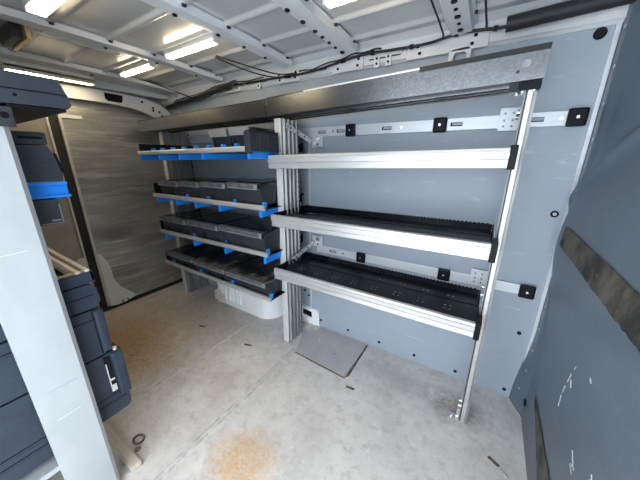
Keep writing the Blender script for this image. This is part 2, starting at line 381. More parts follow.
# rear doors
def leaf(name, y0, y1, m_, label):
    q = MB(); q.box(XR - .03, XR, y0, y1, .035, 1.60, .006)
    q.box(XR - .06, XR - .03, y0 - .0, y1, .02, 1.74)
    return struct(name, q, m_, label, 'door')
d1 = leaf('door_1', .735, 1.50, 'door', 'rear door leaf lined with scuffed dark metal sheet')
d2 = leaf('door_2', YL, .675, 'door_left', 'rear door leaf with taupe lining behind the near rack')
q = MB(); q.box(XR - .01, XR + .012, .735, .752, .04, 1.53); obj('edge_trim', q, 'door_trim', d1)
q = MB(); q.box(XR - .01, XR + .010, .742, .87, 1.515, 1.54, .003); obj('top_trim', q, 'white_paint', d1)
q = MB(); q.box(XR - .01, XR + .006, .70, 1.48, .0, .035); obj('bottom_seal', q, 'rubber', d1)
q = MB(); q.box(XR - .01, XR + .012, .668, .680, .04, 1.60); obj('edge_trim', q, 'door_trim', d2)
q = MB(); q.box(XR - .05, XR - .004, .675, .735, .0, 1.70); obj('gap_seal', q, 'rubber', d1)
g1 = [(.752, .04), (.752, .20), (.750, .33), (.748, .515), (.775, .495), (.80, .44), (.815, .37), (.82, .26), (.85, .19), (.955, .06), (.93, .045), (.86, .03), (.79, .03)]
q = MB(); q.prism(g1, 'x', XR, XR + .02); q.mi = 1
for yv in (.84, .88): q.box(XR + .018, XR + .022, yv, yv + .008, .03, .06)
obj('corner_cover', q, ['gusset', 'black'], d1)
g2 = [(.668, .04), (.668, .50), (.64, .505), (.61, .48), (.59, .40), (.58, .20), (.56, .04)]
q = MB(); q.prism(g2, 'x', XR, XR + .02); obj('corner_cover', q, 'gusset', d2)
q = MB(); q.box(XR - .09, XR - .055, YL - .03, W + .03, 0, 1.87); struct('sky_blocker', q, 'rib', 'added panel blocking sky light behind the door leaves', 'wall')  # unseen panel added to stop sky light leaking in above the doors
# white door header
inner = [(YL, 1.645), (.80, 1.645), (1.05, 1.645), (1.20, 1.632), (1.30, 1.612), (1.36, 1.585), (1.40, 1.54), (1.425, 1.45), (1.43, .02)]
outer = [(W, .02), (W, 1.62), (1.47, 1.66), (1.42, 1.69), (1.30, 1.72), (1.1, 1.73), (.8, 1.725), (YL, 1.72)]
hd = struct('trim_4', MB().prism(inner + outer, 'x', XR + .005, XR + .06), 'white_paint', 'white painted frame around the rear doors', 'trim')
q = MB(); q.prism([(1.02, 1.715), (1.02, 1.675), (1.035, 1.66), (1.12, 1.658), (1.135, 1.672), (1.14, 1.712)], 'x', XR + .055, XR + .064); obj('latch_slot', q, 'black', hd)
q = MB()
for yv, z in ((1.36, 1.655), (1.36, 1.635), (1.41, 1.63), (1.43, 1.60), (1.28, 1.69)): q.disc((XR + .058, yv, z), (1, 0, 0), .009, .005)
obj('screw_row', q, 'black', hd)
rb = MB(); rb.box(XR - .0, XR + .10, YL, W + .01, 1.735, 1.84, .01); struct('trim_5', rb, 'rib', 'rear roof beam above the door frame', 'trim')

# wheel arch
am = MB()
def archpt(u, v):
    # u along x 0..1, v from floor (0) up and over (1)
    x0, x1 = -2.04, -1.29
    ins = .10 * sst(.0, 1, v) * 0
    prof_ = [(1.345, 0), (1.352, .10), (1.36, .20), (1.38, .27), (1.42, .31), (W, .325)]
    k = v * 5; i = min(4, int(k)); f = k - i
    yy = prof_[i][0] + (prof_[i + 1][0] - prof_[i][0]) * f; zz = prof_[i][1] + (prof_[i + 1][1] - prof_[i][1]) * f
    e = min(u, 1 - u) * (x1 - x0)
    if e < .12: yy += (W - yy) * (1 - math.sqrt(max(0, 1 - ((.12 - e) / .12) ** 2)))
    zz *= 1 - .10 * (2 * u - 1) ** 2
    return (x0 + u * (x1 - x0), min(yy, W - .001), zz)
us = [0, .004, .012, .025, .045, .07, .10, .13, .16] + [.2 + i * .05 for i in range(13)] + [.84, .87, .90, .93, .955, .975, .988, .996, 1]
am.grid(archpt, us, [i / 15 for i in range(16)])
for i in range(5): am.box(-1.83 + i * .045, -1.81 + i * .045, 1.333, 1.36, .05, .20, .008)
am.mi = 1
am.prism([(-1.98, .01), (-1.99, .10), (-1.92, .12), (-1.86, .08), (-1.83, .01)], 'y', 1.342, 1.362)
wa = obj('wheel_arch', am, ['arch', 'arch_dirt'], None, True); tag(wa, 'white rounded wheel arch cover under the bins rack', 'wheel arch')

# ------------------------------------------------------------------ lashing rails on the wall
def rail(name, x0, x1, z, hh, blocks, slots, label):
    r = thing(name, (x0, W, z - hh / 2), label, 'lashing rail', 'lashing rails on the side wall')
    q = MB(); q.box(x0, x1, W - .012, W, z - hh / 2, z + hh / 2, .002); q.mi = 1
    for s in slots:
        q.box(s - .026, s + .026, W - .0135, W - .010, z - .009, z + .009, .0015); q.mi = 3; q.box(s - .018, s + .024, W - .0145, W - .012, z - .005, z + .007); q.mi = 1
    q.mi = 2
    for s in slots[::2]: q.disc((s + .08, W - .011, z), (0, -1, 0), .006, .004)
    obj('slotted_strip', q, ['rail', 'black', 'chrome', 'liner'], r)
    for bxx in blocks:
        q = MB(); q.box(bxx - .031, bxx + .031, W - .028, W - .012, z - .034, z + .034, .009); k = obj('clamp_block', q, 'black', r)
        q = MB(); q.disc((bxx, W - .029, z), (0, -1, 0), .0055, .004); obj('bolt', q, 'chrome', k)
    return r
rail('lashing_rail', -2.40, .268, 1.404, .056, (-.732, -.252, .247), (-.93, -.80, -.52, -.18, .12), 'upper zinc lashing rail with black blocks, behind the top shelf gap')
rail('lashing_rail', -.97, .268, .640, .052, (-.629, -.138, .230), (-.84,), 'lower zinc lashing rail with black blocks, just above the bottom tray shelf')

# ------------------------------------------------------------------ right hand rack with three tray shelves
rr = thing('shelving_rack', (-.48, 1.22, 0), 'aluminium shelving rack with three long black trays, nearest the bulkhead', 'shelving rack')
def upright_panel(parent, x, y0, y1, z1, mirrored=False):
    q = MB(); s = 1
    q.mi = 1; q.box(x - .050, x - .004, y0, y0 + .006, 0, z1, .001)          # pale front flange
    q.mi = 0
    d = (y1 - y0) / 8
    pr = []
    for i in range(9):
        pr.append((x + (.0 if i % 2 == 0 else .011), y0 + .004 + i * d - (.25 * d if i % 2 else -.0)))
    pr2 = []
    for i in range(8):
        ya = y0 + .004 + i * d; off = .011 if i % 2 else 0
        pr2 += [(x - .006 + off, ya + .002), (x - .006 + off, ya + d - .004)]
    q.prism(pr2 + [(x - .03, y1), (x - .03, y0 + .004)], 'z', 0, z1)
    q.mi = 2
    for i in range(int(z1 / .03)):
        q.box(x + .002, x + .0065, y1 - .012, y1 - .003, .02 + i * .03, .032 + i * .03)
    return obj('upright', q, ['post', 'post_face', 'black'], parent)
upright_panel(rr, -1.022, 1.226, 1.375, 1.458)
q = MB(); q.box(-1.06, -1.005, 1.215, 1.24, 0, .012); q.disc((-1.03, 1.212, .006), (0, 0, 1), .012, .012); obj('foot', q, 'chrome', rr)
# slim profile pole
q = MB(); q.box(.058, .074, 1.213, 1.238, .0, 1.478, .002); q.mi = 1; q.box(.0745, .084, 1.218, 1.246, .0, 1.478); q.box(.050, .053, 1.216, 1.238, .0, 1.478); q.mi = 2; q.box(.053, .058, 1.222, 1.232, .0, 1.46)
pole = obj('pole', q, ['alu_lip', 'post', 'tray_under'], rr)
q = MB(); q.box(.0, .05, 1.21, 1.245, 0, .006); q.disc((.018, 1.227, .006), (0, 0, 1), .009, .012); q.disc((.038, 1.215, .006), (0, 0, 1), .007, .02); q.box(.035, .05, 1.215, 1.24, .006, .07, .003); q.disc((.0505, 1.222, .09), (-1, 0, 0), .008, .012); q.disc((.0505, 1.222, .12), (-1, 0, 0), .006, .012)
obj('foot_bracket', q, 'chrome', rr)
def tray_shelf(z0, z1, zr, label):
    """front lip z0..z1 at the left end; top rises to zr at the right end"""
    k = (zr - z1) / 1.066; xl, xr_ = -1.027, .040; yf = 1.12; yb = 1.445
    h_ = z1 - z0
    q = MB(); zf = z1 - .026
    q.box(xl + .004, xr_ - .002, yf + .01, yb, zf, zf + .004)                       # tray floor
    q.box(xl + .004, xr_ - .002, yb - .004, yb, zf, z1 + .006)                      # back plate
    n = 60
    for i in range(n):                                                             # notched back edge
        xa = xl + .01 + i * (xr_ - xl - .02) / n; q.box(xa, xa + .011, yb - .005, yb + .001, z1 + .004, z1 + .010)
    for i in range(1, 9):
        xa = xl + i * (xr_ - xl) / 9; q.box(xa - .002, xa + .002, yb - .007, yb - .003, zf, z1 + .004)
    q.box(xl + .004, xr_ - .002, yf + .20, yf + .206, zf + .003, zf + .007)
    q.mi = 1
    for i in range(1, 9):
        xa = xl + i * (xr_ - xl) / 9
        for yy in (yf + .10, yf + .13, yf + .235):
            for dx in (-.012, .012): q.disc((xa + dx, yy, zf + .003), (0, 0, 1), .0034, .003, 6)  # silver dots stand for light showing through the floor holes
    s = obj('shelf_tray', q.shear(xl, k), ['shelf_black', 'chrome'], rr)
    q = MB(); pf = [(yf + .003, z0), (yf - .001, z0 + h_ * .06), (yf + .001, z0 + h_ * .36), (yf + .005, z0 + h_ * .37), (yf + .005, z0 + h_ * .42), (yf - .005, z0 + h_ * .46), (yf - .005, z0 + h_ * .74), (yf - .001, z0 + h_ * .76), (yf - .001, z0 + h_ * .80), (yf - .005, z0 + h_ * .82), (yf - .003, z1 - .003), (yf + .003, z1), (yf + .012, z1), (yf + .012, z0)]
    q.prism(pf, 'x', xl - .004, xr_); tag(obj('front_lip', q.shear(xl, k), 'alu_lip', s), 'bright aluminium front lip')
    q = MB(); q.box(xl, xl + .005, yf + .012, yb, z0 + .004, z1 + .006); obj('end_plate', q.shear(xl, k), 'black', s)
    q = MB(); q.box(xr_ - .002, xr_ + .020, yf - .006, yf + .07, z0 - .003, z1 + .006, .003); q.box(xr_ - .001, xr_ + .004, yf + .03, yb, z0 + .004, z1 + .005); obj('end_cap', q.shear(xl, k), 'black', s)
    return s
tray_shelf(.541, .611, .613, None); tray_shelf(.873, .942, .951, None); tray_shelf(1.195, 1.265, 1.286, None)
for z in (.58, .91, 1.24):
    q = MB(); q.box(.046, .056, 1.24, 1.30, z - .02, z + .02, .002); q.disc((.046, 1.235, z + .0), (-1, 0, 0), .008, .008); obj('shelf_bracket', q, 'chrome', rr)
# wall plates, arms and braces
for z0, z1 in ((1.365, 1.458), (.62, .705)):
    q = MB(); q.box(-.012, .066, W - .017, W - .012, z0, z1, .001); q.mi = 1
    for xx in (.008, .038):
        for f in (.2, .45, .75): q.disc((xx, W - .016, z0 + f * (z1 - z0)), (0, -1, 0), .0045, .003)
    q.mi = 0
    zc = (z0 + z1) / 2
    q.box(.060, .066, 1.245, W - .014, zc - .016, zc + .012)
    q.mi = 2; q.disc((.055, 1.30, zc), (-1, 0, 0), .010, .012); q.disc((.055, 1.40, zc - .004), (-1, 0, 0), .010, .012); q.disc((.063, 1.25, zc), (-1, 0, 0), .009, .014)
    tag(obj('wall_bracket', q, ['rail', 'post', 'chrome'], rr), 'galvanised bracket plate')
for a, b_ in (((-1.008, 1.25, 1.425), (-.995, W - .02, 1.345)), ((-1.008, 1.27, .62), (-.985, W - .02, .688))):
    q = MB(); q.bar(a, b_, .026, .005, (1, 0, 0)); q.mi = 1
    A = Vector(a); B = Vector(b_)
    for f in (.15, .4, .65): q.disc(A.lerp(B, f) + Vector((.002, 0, 0)), (1, 0, 0), .006, .0025)
    q.mi = 2; q.disc(A + Vector((0, 0, 0)), (1, 0, 0), .010, .012); q.disc(B + Vector((0, -.01, 0)), (1, 0, 0), .010, .012)
    q.mi = 0; q.box(-1.0, -.92, W - .018, W - .012, B.z - .03, B.z + .045, .001)
    q.mi = 2; q.disc((-.955, W - .017, B.z + .02), (0, -1, 0), .016, .006); q.disc((-.955, W - .017, B.z - .012), (0, -1, 0), .008, .006)
    obj('brace', q, ['rail', 'black', 'chrome'], rr)
# top gutter tray
def top_tray(parent, x0, x1, zb0, zb1, zt0, zt1, y0, depth, strip):
    k = (zb1 - zb0) / (x1 - x0); kt = ((zt1 - zt0) - (zb1 - zb0)) / (x1 - x0)
    def zb(x): return zb0 + k * (x - x0)
    def zt(x): return zt0 + (zt1 - zt0) / (x1 - x0) * (x - x0)
    y1 = y0 + depth
    q = MB()
    q.hexa([(x0, y0, zb(x0)), (x1, y0, zb(x1)), (x1, y0 + .003, zb(x1)), (x0, y0 + .003, zb(x0)), (x0, y0, zt(x0)), (x1, y0, zt(x1)), (x1, y0 + .003, zt(x1)), (x0, y0 + .003, zt(x0))])
    q.hexa([(x0, y0, zt(x0) - .003), (x1, y0, zt(x1) - .003), (x1, y0 + .018, zt(x1) - .003), (x0, y0 + .018, zt(x0) - .003), (x0, y0, zt(x0)), (x1, y0, zt(x1)), (x1, y0 + .018, zt(x1)), (x0, y0 + .018, zt(x0))])
    t_ = obj('top_tray', q, 'galv', parent)
    q = MB()
    z0 = zb0
    q.box(x0, x1, y0 + .003, y1, z0 + .004, z0 + .008); q.box(x0, x1, y1 - .003, y1, z0 + .004, z0 + .055)
    q.box(x0, x0 + .003, y0 + .003, y1, z0 + .004, z0 + .06); q.box(x1 - .003, x1, y0 + .003, y1, z0 + .004, z0 + .06)
    q.box(x0 + .02, x1 - .09, y0 + .055, y0 + .075, z0 - .004, z0 + .005); q.box(x0 + .02, x1 - .09, y0 + .10, y0 + .12, z0 - .006, z0 + .005); q.box(x0 + .02, x1 - .09, y0 + .145, y0 + .165, z0 - .006, z0 + .005)
    obj('tray_floor', q.shear(x0, k), 'tray_under', t_)
    q = MB()
    for o in (.040, .086, .131): q.box(x0 + .02, x1 - .09, y0 + o, y0 + o + .007, z0 - .009, z0 + .005)
    obj('tray_runner', q.shear(x0, k), 'galv', t_)
    if strip:
        q = MB(); q.hexa([(-.85, y0 - .001, zt(-.85) - .004), (strip, y0 - .001, zt(strip) - .004), (strip, y0 + .018, zt(strip) - .004), (-.85, y0 + .018, zt(-.85) - .004), (-.85, y0 - .001, zt(-.85) + .002), (strip, y0 - .001, zt(strip) + .002), (strip, y0 + .018, zt(strip) + .002), (-.85, y0 + .018, zt(-.85) + .002)]); obj('edge_highlight', q, 'post_face', t_)  # bright line of the lit flange, put in as a pale strip
        q = MB(); xa = strip; q.hexa([(xa, y0 - .004, zt(xa) - .012), (x1, y0 - .004, zt(x1) - .012), (x1, y0 + .022, zt(x1) - .012), (xa, y0 + .022, zt(xa) - .012), (xa, y0 - .004, zt(xa) + .004), (x1, y0 - .004, zt(x1) + .004), (x1, y0 + .022, zt(x1) + .004), (xa, y0 + .022, zt(xa) + .004)])
        obj('rubber_edge', q, 'rubber', t_)
        q = MB(); xx = x1 - .075; q.disc((xx, y0 + .001, zb(xx) + .028), (0, -1, 0), .0055, .003); q.mi = 1; q.disc((xx + .02, y0 + .001, zb(xx) + .05), (0, -1, 0), .012, .0025, 16); obj('rivet', q, ['tray_under', 'post'], t_)
    return t_
top_tray(rr, -1.10, .094, 1.468, 1.497, 1.560, 1.590, 1.20, .20, -.30)
q = MB(); q.box(.03, .09, 1.205, 1.27, 1.468, 1.492, .003); q.mi = 1
for xx, yy in ((.045, 1.222), (.075, 1.218), (.045, 1.25), (.03, 1.265)): q.disc((xx, yy, 1.470), (0, 0, -1), .008, .008)
obj('pole_clamp', q, ['black', 'chrome'], rr)

# ------------------------------------------------------------------ left hand rack with bins
lr = thing('shelving_rack', (-1.7, 1.2, 0), 'aluminium shelving rack full of dark bins above the wheel arch', 'shelving rack')
upright_panel(lr, -2.30, 1.27, 1.50, 1.46)
top_tray(lr, -2.50, -1.105, 1.452, 1.468, 1.536, 1.556, 1.20, .20, None)
def rail_shelf(yf, z0, z1, k, xl, xr_, fins, zfin, nubs, end_h):
    q = MB(); q.box(xl, xr_, yf + .012, 1.44, z0 + .004, z0 + .008); q.box(xl, xr_, 1.436, 1.44, z0 + .004, z1 + .03); q.box(xl, xl + .004, yf + .012, 1.44, z0, z1 + end_h); q.box(-2.31, xl + .01, 1.29, 1.43, z0 + .001, z0 + .02)
    if end_h > .05:
        for i in range(5): q.box(xl + .1 + i * .15, xl + .104 + i * .15, yf + .02, 1.43, z0, z1 + .035)
    s = obj('shelf_tray', q.shear(xl, k), 'shelf_black', lr)
    q = MB(); q.prism([(yf, z0), (yf - .004, z0 + .006), (yf - .004, z1 - .006), (yf, z1), (yf + .012, z1), (yf + .012, z0)], 'x', xl, xr_)
    tag(obj('front_rail', q.shear(xl, k), 'alu_lip', s), 'bright aluminium front rail')
    for x in fins:
        q = MB(); zz = k * (x - xl); q.box(x - .004, x + .004, yf + .0, 1.40, z0 - zfin + zz, z0 - .001 + zz, .001); q.box(x - .008, x + .008, yf - .003, yf + .01, z0 - zfin + zz, z0 - .001 + zz, .002)
        obj('blue_runner', q, 'blue', s)
    for x in nubs:
        q = MB(); zz = k * (x - xl); q.box(x - .011, x + .011, yf + .016, yf + .04, z0 + .006 + zz, z1 + .016 + zz, .004); obj('blue_clip', q, 'blue_clip', s)
    return s
rail_shelf(1.00, 1.268, 1.294, .0125, -2.155, -1.03, (-2.13, -1.885, -1.657, -1.427, -1.052), .036, (-2.0, -1.88, -1.76, -1.64, -1.52, -1.40, -1.27, -1.16), .05)
rail_shelf(1.08, .960, .988, .0055, -2.215, -1.046, (-2.16, -1.90, -1.68, -1.43, -1.075), .040, (-1.80, -1.565, -1.31, -1.07), .075)
rail_shelf(1.08, .670, .698, .015, -2.215, -1.046, (-2.13, -1.76, -1.42, -1.065), .042, (-1.78, -1.44, -1.065), .075)
rail_shelf(1.08, .402, .430, -.009, -2.215, -1.042, (), .04, (-2.12, -1.76, -1.41, -1.06), .07)

def bin_(x0, x1, yf, yb, z0, z1, lipm, lidm, label, group, lidtop=True, lip_h=.032):
    g = .006; x0 += g; x1 -= g
    b = thing('storage_bin', ((x0 + x1) / 2, (yf + yb) / 2, z0), label, 'bin', group)
    q = MB(); t_ = .004; ya = yf + .04; 
    # body: sloping front, open-looking top under the lid
    q.hexa([(x0 + .008, ya + .012, z0), (x1 - .008, ya + .012, z0), (x1 - .008, yb, z0), (x0 + .008, yb, z0), (x0, ya - .012, z1 - .012), (x1, ya - .012, z1 - .012), (x1, yb, z1 - .012), (x0, yb, z1 - .012)], .005)
    for f in (.3, .5, .7): q.box(x1 - .004, x1 + .001, ya + f * (yb - ya) - .006, ya + f * (yb - ya) + .006, z0 + .01, z1 - .03)
    for f in (.0, 1.0):
        xx = x0 + f * (x1 - x0 - .012); q.hexa([(xx, ya - .004, z0 + .006), (xx + .012, ya - .004, z0 + .006), (xx + .012, ya + .02, z0 + .006), (xx, ya + .02, z0 + .006), (xx, ya - .02, z1 - .03), (xx + .012, ya - .02, z1 - .03), (xx + .012, ya + .02, z1 - .03), (xx, ya + .02, z1 - .03)])
    obj('body', q, 'bin', b)
    q = MB(); q.box(x0, x1, yf + .012, yb, z1 - .014, z1, .004)
    q.box(x0 + .03, x1 - .03, yf + .06, yb - .03, z1 - .002, z1 + .004, .002)
    obj('lid', q, lidm, b)
    q = MB(); q.hexa([(x0, yf + .006, z1 - lip_h), (x1, yf + .006, z1 - lip_h), (x1, yf + .03, z1 - lip_h), (x0, yf + .03, z1 - lip_h), (x0, yf, z1), (x1, yf, z1), (x1, yf + .03, z1 + .001), (x0, yf + .03, z1 + .001)], .003)
    q.mi = 1; q.box(x0 + .004, x1 - .004, yf + .0015, yf + .008, z1 - lip_h - .001, z1 - lip_h + .004); q.box(x1 - .02, x1 - .0, yf - .003, yf + .028, z1 - lip_h, z1 - .002, .003)  # latch at the right end, its highlight put into the pale colour
    obj('front_lip', q, [lipm, 'bin_edge'], b)
    return b
G1 = 'bins on the top rail shelf'; G2 = 'bins on the second rail shelf'; G3 = 'bins on the third rail shelf'; G4 = 'bins on the lowest rail shelf'
# top shelf: two lidded bins and one plain bin at the right end
bin_(-1.40, -1.235, 1.03, 1.42, 1.287, 1.398, 'bin_edge', 'lid', 'dark bin with pale lid front, leftmost bin on the topmost rail shelf', G1, lip_h=.036)
bin_(-1.235, -1.065, 1.03, 1.42, 1.289, 1.402, 'bin_edge', 'lid', 'dark bin with pale lid front, second bin from left on topmost rail shelf', G1, lip_h=.036)
b = thing('storage_bin', (-1.05, 1.2, 1.29), 'plain grey bin showing its side at right end of topmost rail shelf', 'bin', G1)
q = MB(); q.hexa([(-1.060, 1.0, 1.279), (-1.026, 1.0, 1.279), (-1.026, 1.20, 1.279), (-1.060, 1.20, 1.279), (-1.060, .992, 1.374), (-1.024, .992, 1.374), (-1.024, 1.20, 1.374), (-1.060, 1.20, 1.374)], .004)
q.box(-1.062, -1.021, .985, 1.000, 1.27, 1.376, .003)
for f in (1.06, 1.12, 1.17): q.box(-1.028, -1.021, f - .006, f + .006, 1.29, 1.36)
obj('body', q, 'bin', b)
q = MB(); q.box(-1.062, -1.022, .995, 1.20, 1.374, 1.382, .002); obj('lid', q, 'lid', b)
bl = (-2.10, -1.825, -1.59, -1.33, -1.068)
for i, pos in enumerate(('leftmost', 'second from left', 'third from left', 'rightmost')):
    bin_(bl[i], bl[i + 1], 1.06, 1.43, .972 + .005 * i, 1.090 + .008 * i, 'bin_lip', 'lid', 'charcoal lidded bin, %s of four on second rail shelf from top' % pos, G2)
bl = (-2.16, -1.81, -1.45, -1.058)
for i, pos in enumerate(('leftmost', 'middle', 'rightmost')):
    bin_(bl[i], bl[i + 1], 1.06, 1.43, .684 + .0055 * i, .818 + .009 * i, 'bin_lip', 'lid', 'wide charcoal bin with glossy lid, %s of three on third rail shelf' % pos, G3)
bl = (-2.15, -1.79, -1.43, -1.055)
for i, pos in enumerate(('leftmost', 'middle', 'rightmost')):
    bin_(bl[i], bl[i + 1], 1.06, 1.43, .415 - .0033 * i, .528 - .003 * i, 'bin_lip', 'lid' if i == 0 else 'lid_dusty', ('wide charcoal bin with clean dark lid, leftmost on lowest rail shelf', 'wide charcoal bin with dusty lid, middle of lowest rail shelf', 'wide charcoal bin with very dusty lid, right end of lowest rail shelf')[i], G4)

# ------------------------------------------------------------------ near rack with cases (left edge)
nr = thing('equipment_rack', (-1.5, 0, 0), 'pale boarded equipment rack holding slate cases at left foreground', 'rack')
q = MB(); q.box(-1.09, -1.06, .069, .190, .0, 1.365, .001); q.mi = 1; q.prism([(-1.09, .190), (-1.061, .190), (-1.066, .200), (-1.09, .203)], 'z', 0, 1.36)
q.mi = 1
for z0, z1 in ((.55, .553),): q.bar((-1.0602, .10, z0), (-1.0598, .175, z1), .0015, .001, (1, 0, 0))
q.mi = 2
for z0, z1 in ((1.0, 1.003), (.44, .442)): q.bar((-1.0602, .10, z0), (-1.0602, .16, z1), .0015, .001, (1, 0, 0))
tag(obj('end_board', q, ['board', 'board_edge', 'white_paint'], nr), 'tall pale end board with scuffs')
q = MB(); q.box(-1.09, -1.06, YL, -.20, 0, 1.365, .001); obj('rear_post', q, 'board', nr)
q = MB(); q.box(-1.058, -1.052, .13, .212, 1.325, 1.372, .001); q.mi = 1; q.disc((-1.053, .196, 1.352), (1, 0, 0), .008, .003); q.disc((-1.053, .16, 1.345), (1, 0, 0), .008, .003); obj('corner_bracket', q, ['galv', 'black'], nr)
q = MB(); q.box(-2.3, -1.09, YL + .01, .19, .23, .25); obj('lower_shelf', q, 'board', nr)
q = MB(); q.box(-2.3, -1.09, YL + .01, .19, 1.115, 1.13); obj('upper_shelf', q, 'board', nr)
q = MB(); q.box(-2.33, -2.30, YL + .01, .19, 0, 1.36); obj('far_end_board', q, 'board', nr)
q = MB(); q.box(-2.0, -1.16, .18, .30, 1.128, 1.133); q.box(-1.17, -1.155, .18, .305, 1.130, 1.176, .003); q.box(-1.158, -1.148, .185, .305, 1.168, 1.178, .002); q.box(-1.158, -1.148, .185, .308, 1.13, 1.138, .002)
tag(obj('blue_runner', q, 'blue', nr), 'bright blue runner under the case')
q = MB(); q.box(-1.45, -1.15, .19, .275, 1.046, 1.126, .006); q.mi = 1; q.box(-1.152, -1.147, .245, .268, 1.058, 1.063); q.box(-1.152, -1.148, .222, .27, 1.05, 1.053); q.box(-1.152, -1.148, .270, .273, 1.05, 1.11)
tag(obj('small_drawer', q, ['crate', 'bin_edge'], nr), 'small charcoal drawer under the runner')
# case on the runner
cr = thing('storage_case', (-1.4, .1, 1.134), 'charcoal case resting on bright blue runner above the case stack', 'case')
q = MB(); q.prism([(-.15, 1.18), (.298, 1.18), (.302, 1.20), (.290, 1.265), (.282, 1.285), (-.15, 1.285)], 'x', -1.55, -1.15); q.box(-1.5, -1.2, -.1, .16, 1.1335, 1.182)
q.mi = 1; q.box(-1.151, -1.149, .225, .285, 1.235, 1.237); q.box(-1.151, -1.149, .24, .29, 1.188, 1.190)
q.mi = 2; q.prism([(.300, 1.205), (.306, 1.205), (.297, 1.262), (.291, 1.262)], 'x', -1.52, -1.146)
obj('body', q, ['crate', 'case', 'black'], cr)
q = MB(); q.box(-1.56, -1.148, -.15, .286, 1.287, 1.322, .005); q.mi = 1; q.box(-1.1485, -1.146, .225, .275, 1.302, 1.309)
obj('lid', q, ['crate', 'black'], cr)
# long tray case on top of the rack
tc_ = thing('tray_case', (-1.4, .05, 1.376), 'large dark slate tray case on top of the near rack', 'case')
q = MB(); q.prism([(YL + .02, 1.376), (.326, 1.382), (.334, 1.392), (.331, 1.41), (.322, 1.44), (.312, 1.455), (YL + .02, 1.452)], 'x', -1.9, -1.05); q.mi = 1
q.prism([(YL + .02, 1.413), (.330, 1.415), (.330, 1.4175), (YL + .02, 1.4155)], 'x', -1.9, -1.0485); q.disc((-1.051, .225, 1.402), (1, 0, 0), .004, .002)
q.box(-1.90, -1.052, .206, .32, 1.3735, 1.379)
obj('body', q, ['case_dark', 'black'], tc_)
# stack of cases under the runner
def case(z0, z1, y1, label, mat_='case', x0=-1.75, x1=-1.12, seams=(), vseam=None, bev=.012):
    c = thing('storage_case', ((x0 + x1) / 2, 0, z0), label, 'case', 'stacked slate cases')
    q = MB(); h_ = z1 - z0
    q.prism([(YL + .03, z0 + .002), (y1 - .02, z0 + .002), (y1 - .004, z0 + .016), (y1, z0 + h_ * .3), (y1 - .003, z0 + h_ * .75), (y1 - .012, z1 - .012), (y1 - .022, z1 - .003), (YL + .03, z1 - .003)], 'x', x0, x1)
    q.mi = 1
    for s in seams: q.box(x0, x1 + .0012, YL + .04, y1 - .014, s - .002, s + .001)
    if vseam: q.box(x1 - .01, x1 + .0012, vseam - .0015, vseam + .0015, z0 + .004, z1 - .004)
    q.mi = 2
    for s in seams: q.box(x1 - .01, x1 + .0014, YL + .04, y1 - .03, s - .012, s - .010)
    obj('body', q, [mat_, 'black', 'case'], c, False)
    return c
A = case(.272, .546, .318, 'slate case with chrome latch, bottom of stack behind the end board', seams=(.335, .365), vseam=None)
q = MB(); q.box(-1.123, -1.115, .262, .282, .375, .535, .002); q.mi = 1; q.box(-1.122, -1.113, .263, .281, .38, .41, .002); q.box(-1.122, -1.113, .264, .280, .43, .438); q.mi = 2; q.box(-1.124, -1.111, .262, .266, .40, .51)
tag(obj('latch', q, ['black', 'post_face', 'chrome'], A), 'black and chrome latch')
q = MB(); q.box(-1.5, -1.113, .286, .326, .34, .54, .010); obj('front_lid', q, 'case', A)
q = MB(); q.disc((-1.125, .305, .546), (0, 0, 1), .008, .010); obj('hinge_cap', q, 'chrome', A)
B = case(.548, .738, .292, 'slate case with upright seam, second from bottom of stack behind end board', seams=(.700,), vseam=.268)
q = MB(); q.box(-1.5, -1.116, .271, .302, .556, .730, .010); obj('front_lid', q, 'case', B)
Cc = case(.740, .834, .302, 'shallow slate case between the seamed case and the open top tray', seams=(.792,))
# open-topped tray with pine strips
D = thing('open_tray', (-1.4, 0, .836), 'open slate tray with pale wood strips, topmost of case stack', 'tray', 'stacked slate cases')
x0, x1, y1 = -1.75, -1.12, .303
q = MB(); q.box(x0, x1, YL + .03, y1, .836, .842); q.box(x1 - .012, x1, YL + .03, y1, .838, .876, .003); q.box(x0, x0 + .012, YL + .03, y1, .838, .876); q.box(x0, x1, y1 - .012, y1, .838, .876, .003); q.box(x0, x1, YL + .03, YL + .04, .838, .876)
obj('body', q, 'case', D)
for yy in (.288, .262, .21, .15):
    q = MB(); q.box(x0 + .012, x1 - .004, yy - .006, yy + .006, .846, .884, .001); obj('wood_strip', q, 'wood', D)
q = MB(); q.box(x1 - .022, x1 - .012, YL + .05, .28, .85, .880); tag(obj('wood_strip', q, 'brass', D), 'brownish cross strip')

bt = MB(); bt.box(-2.25, -1.065, .238, .278, .0, .03, .004); q = obj('wooden_batten', bt, 'wood'); tag(q, 'worn pale wooden batten lying on floor beside the near rack', 'batten')
rg = thing('tie_down_ring', (-1.186, .316, 0), 'small dark metal tie down ring in the floor', 'ring')
q = MB(); q.tube([(-1.19 + .024 * math.cos(a * math.pi / 10), .322 + .02 * math.sin(a * math.pi / 10), .007) for a in range(21)], .005, 8); obj('ring', q, 'grime', rg, True)
q = MB(); q.disc((-1.15, .30, 0), (0, 0, 1), .012, .006); obj('base', q, 'grime', rg)

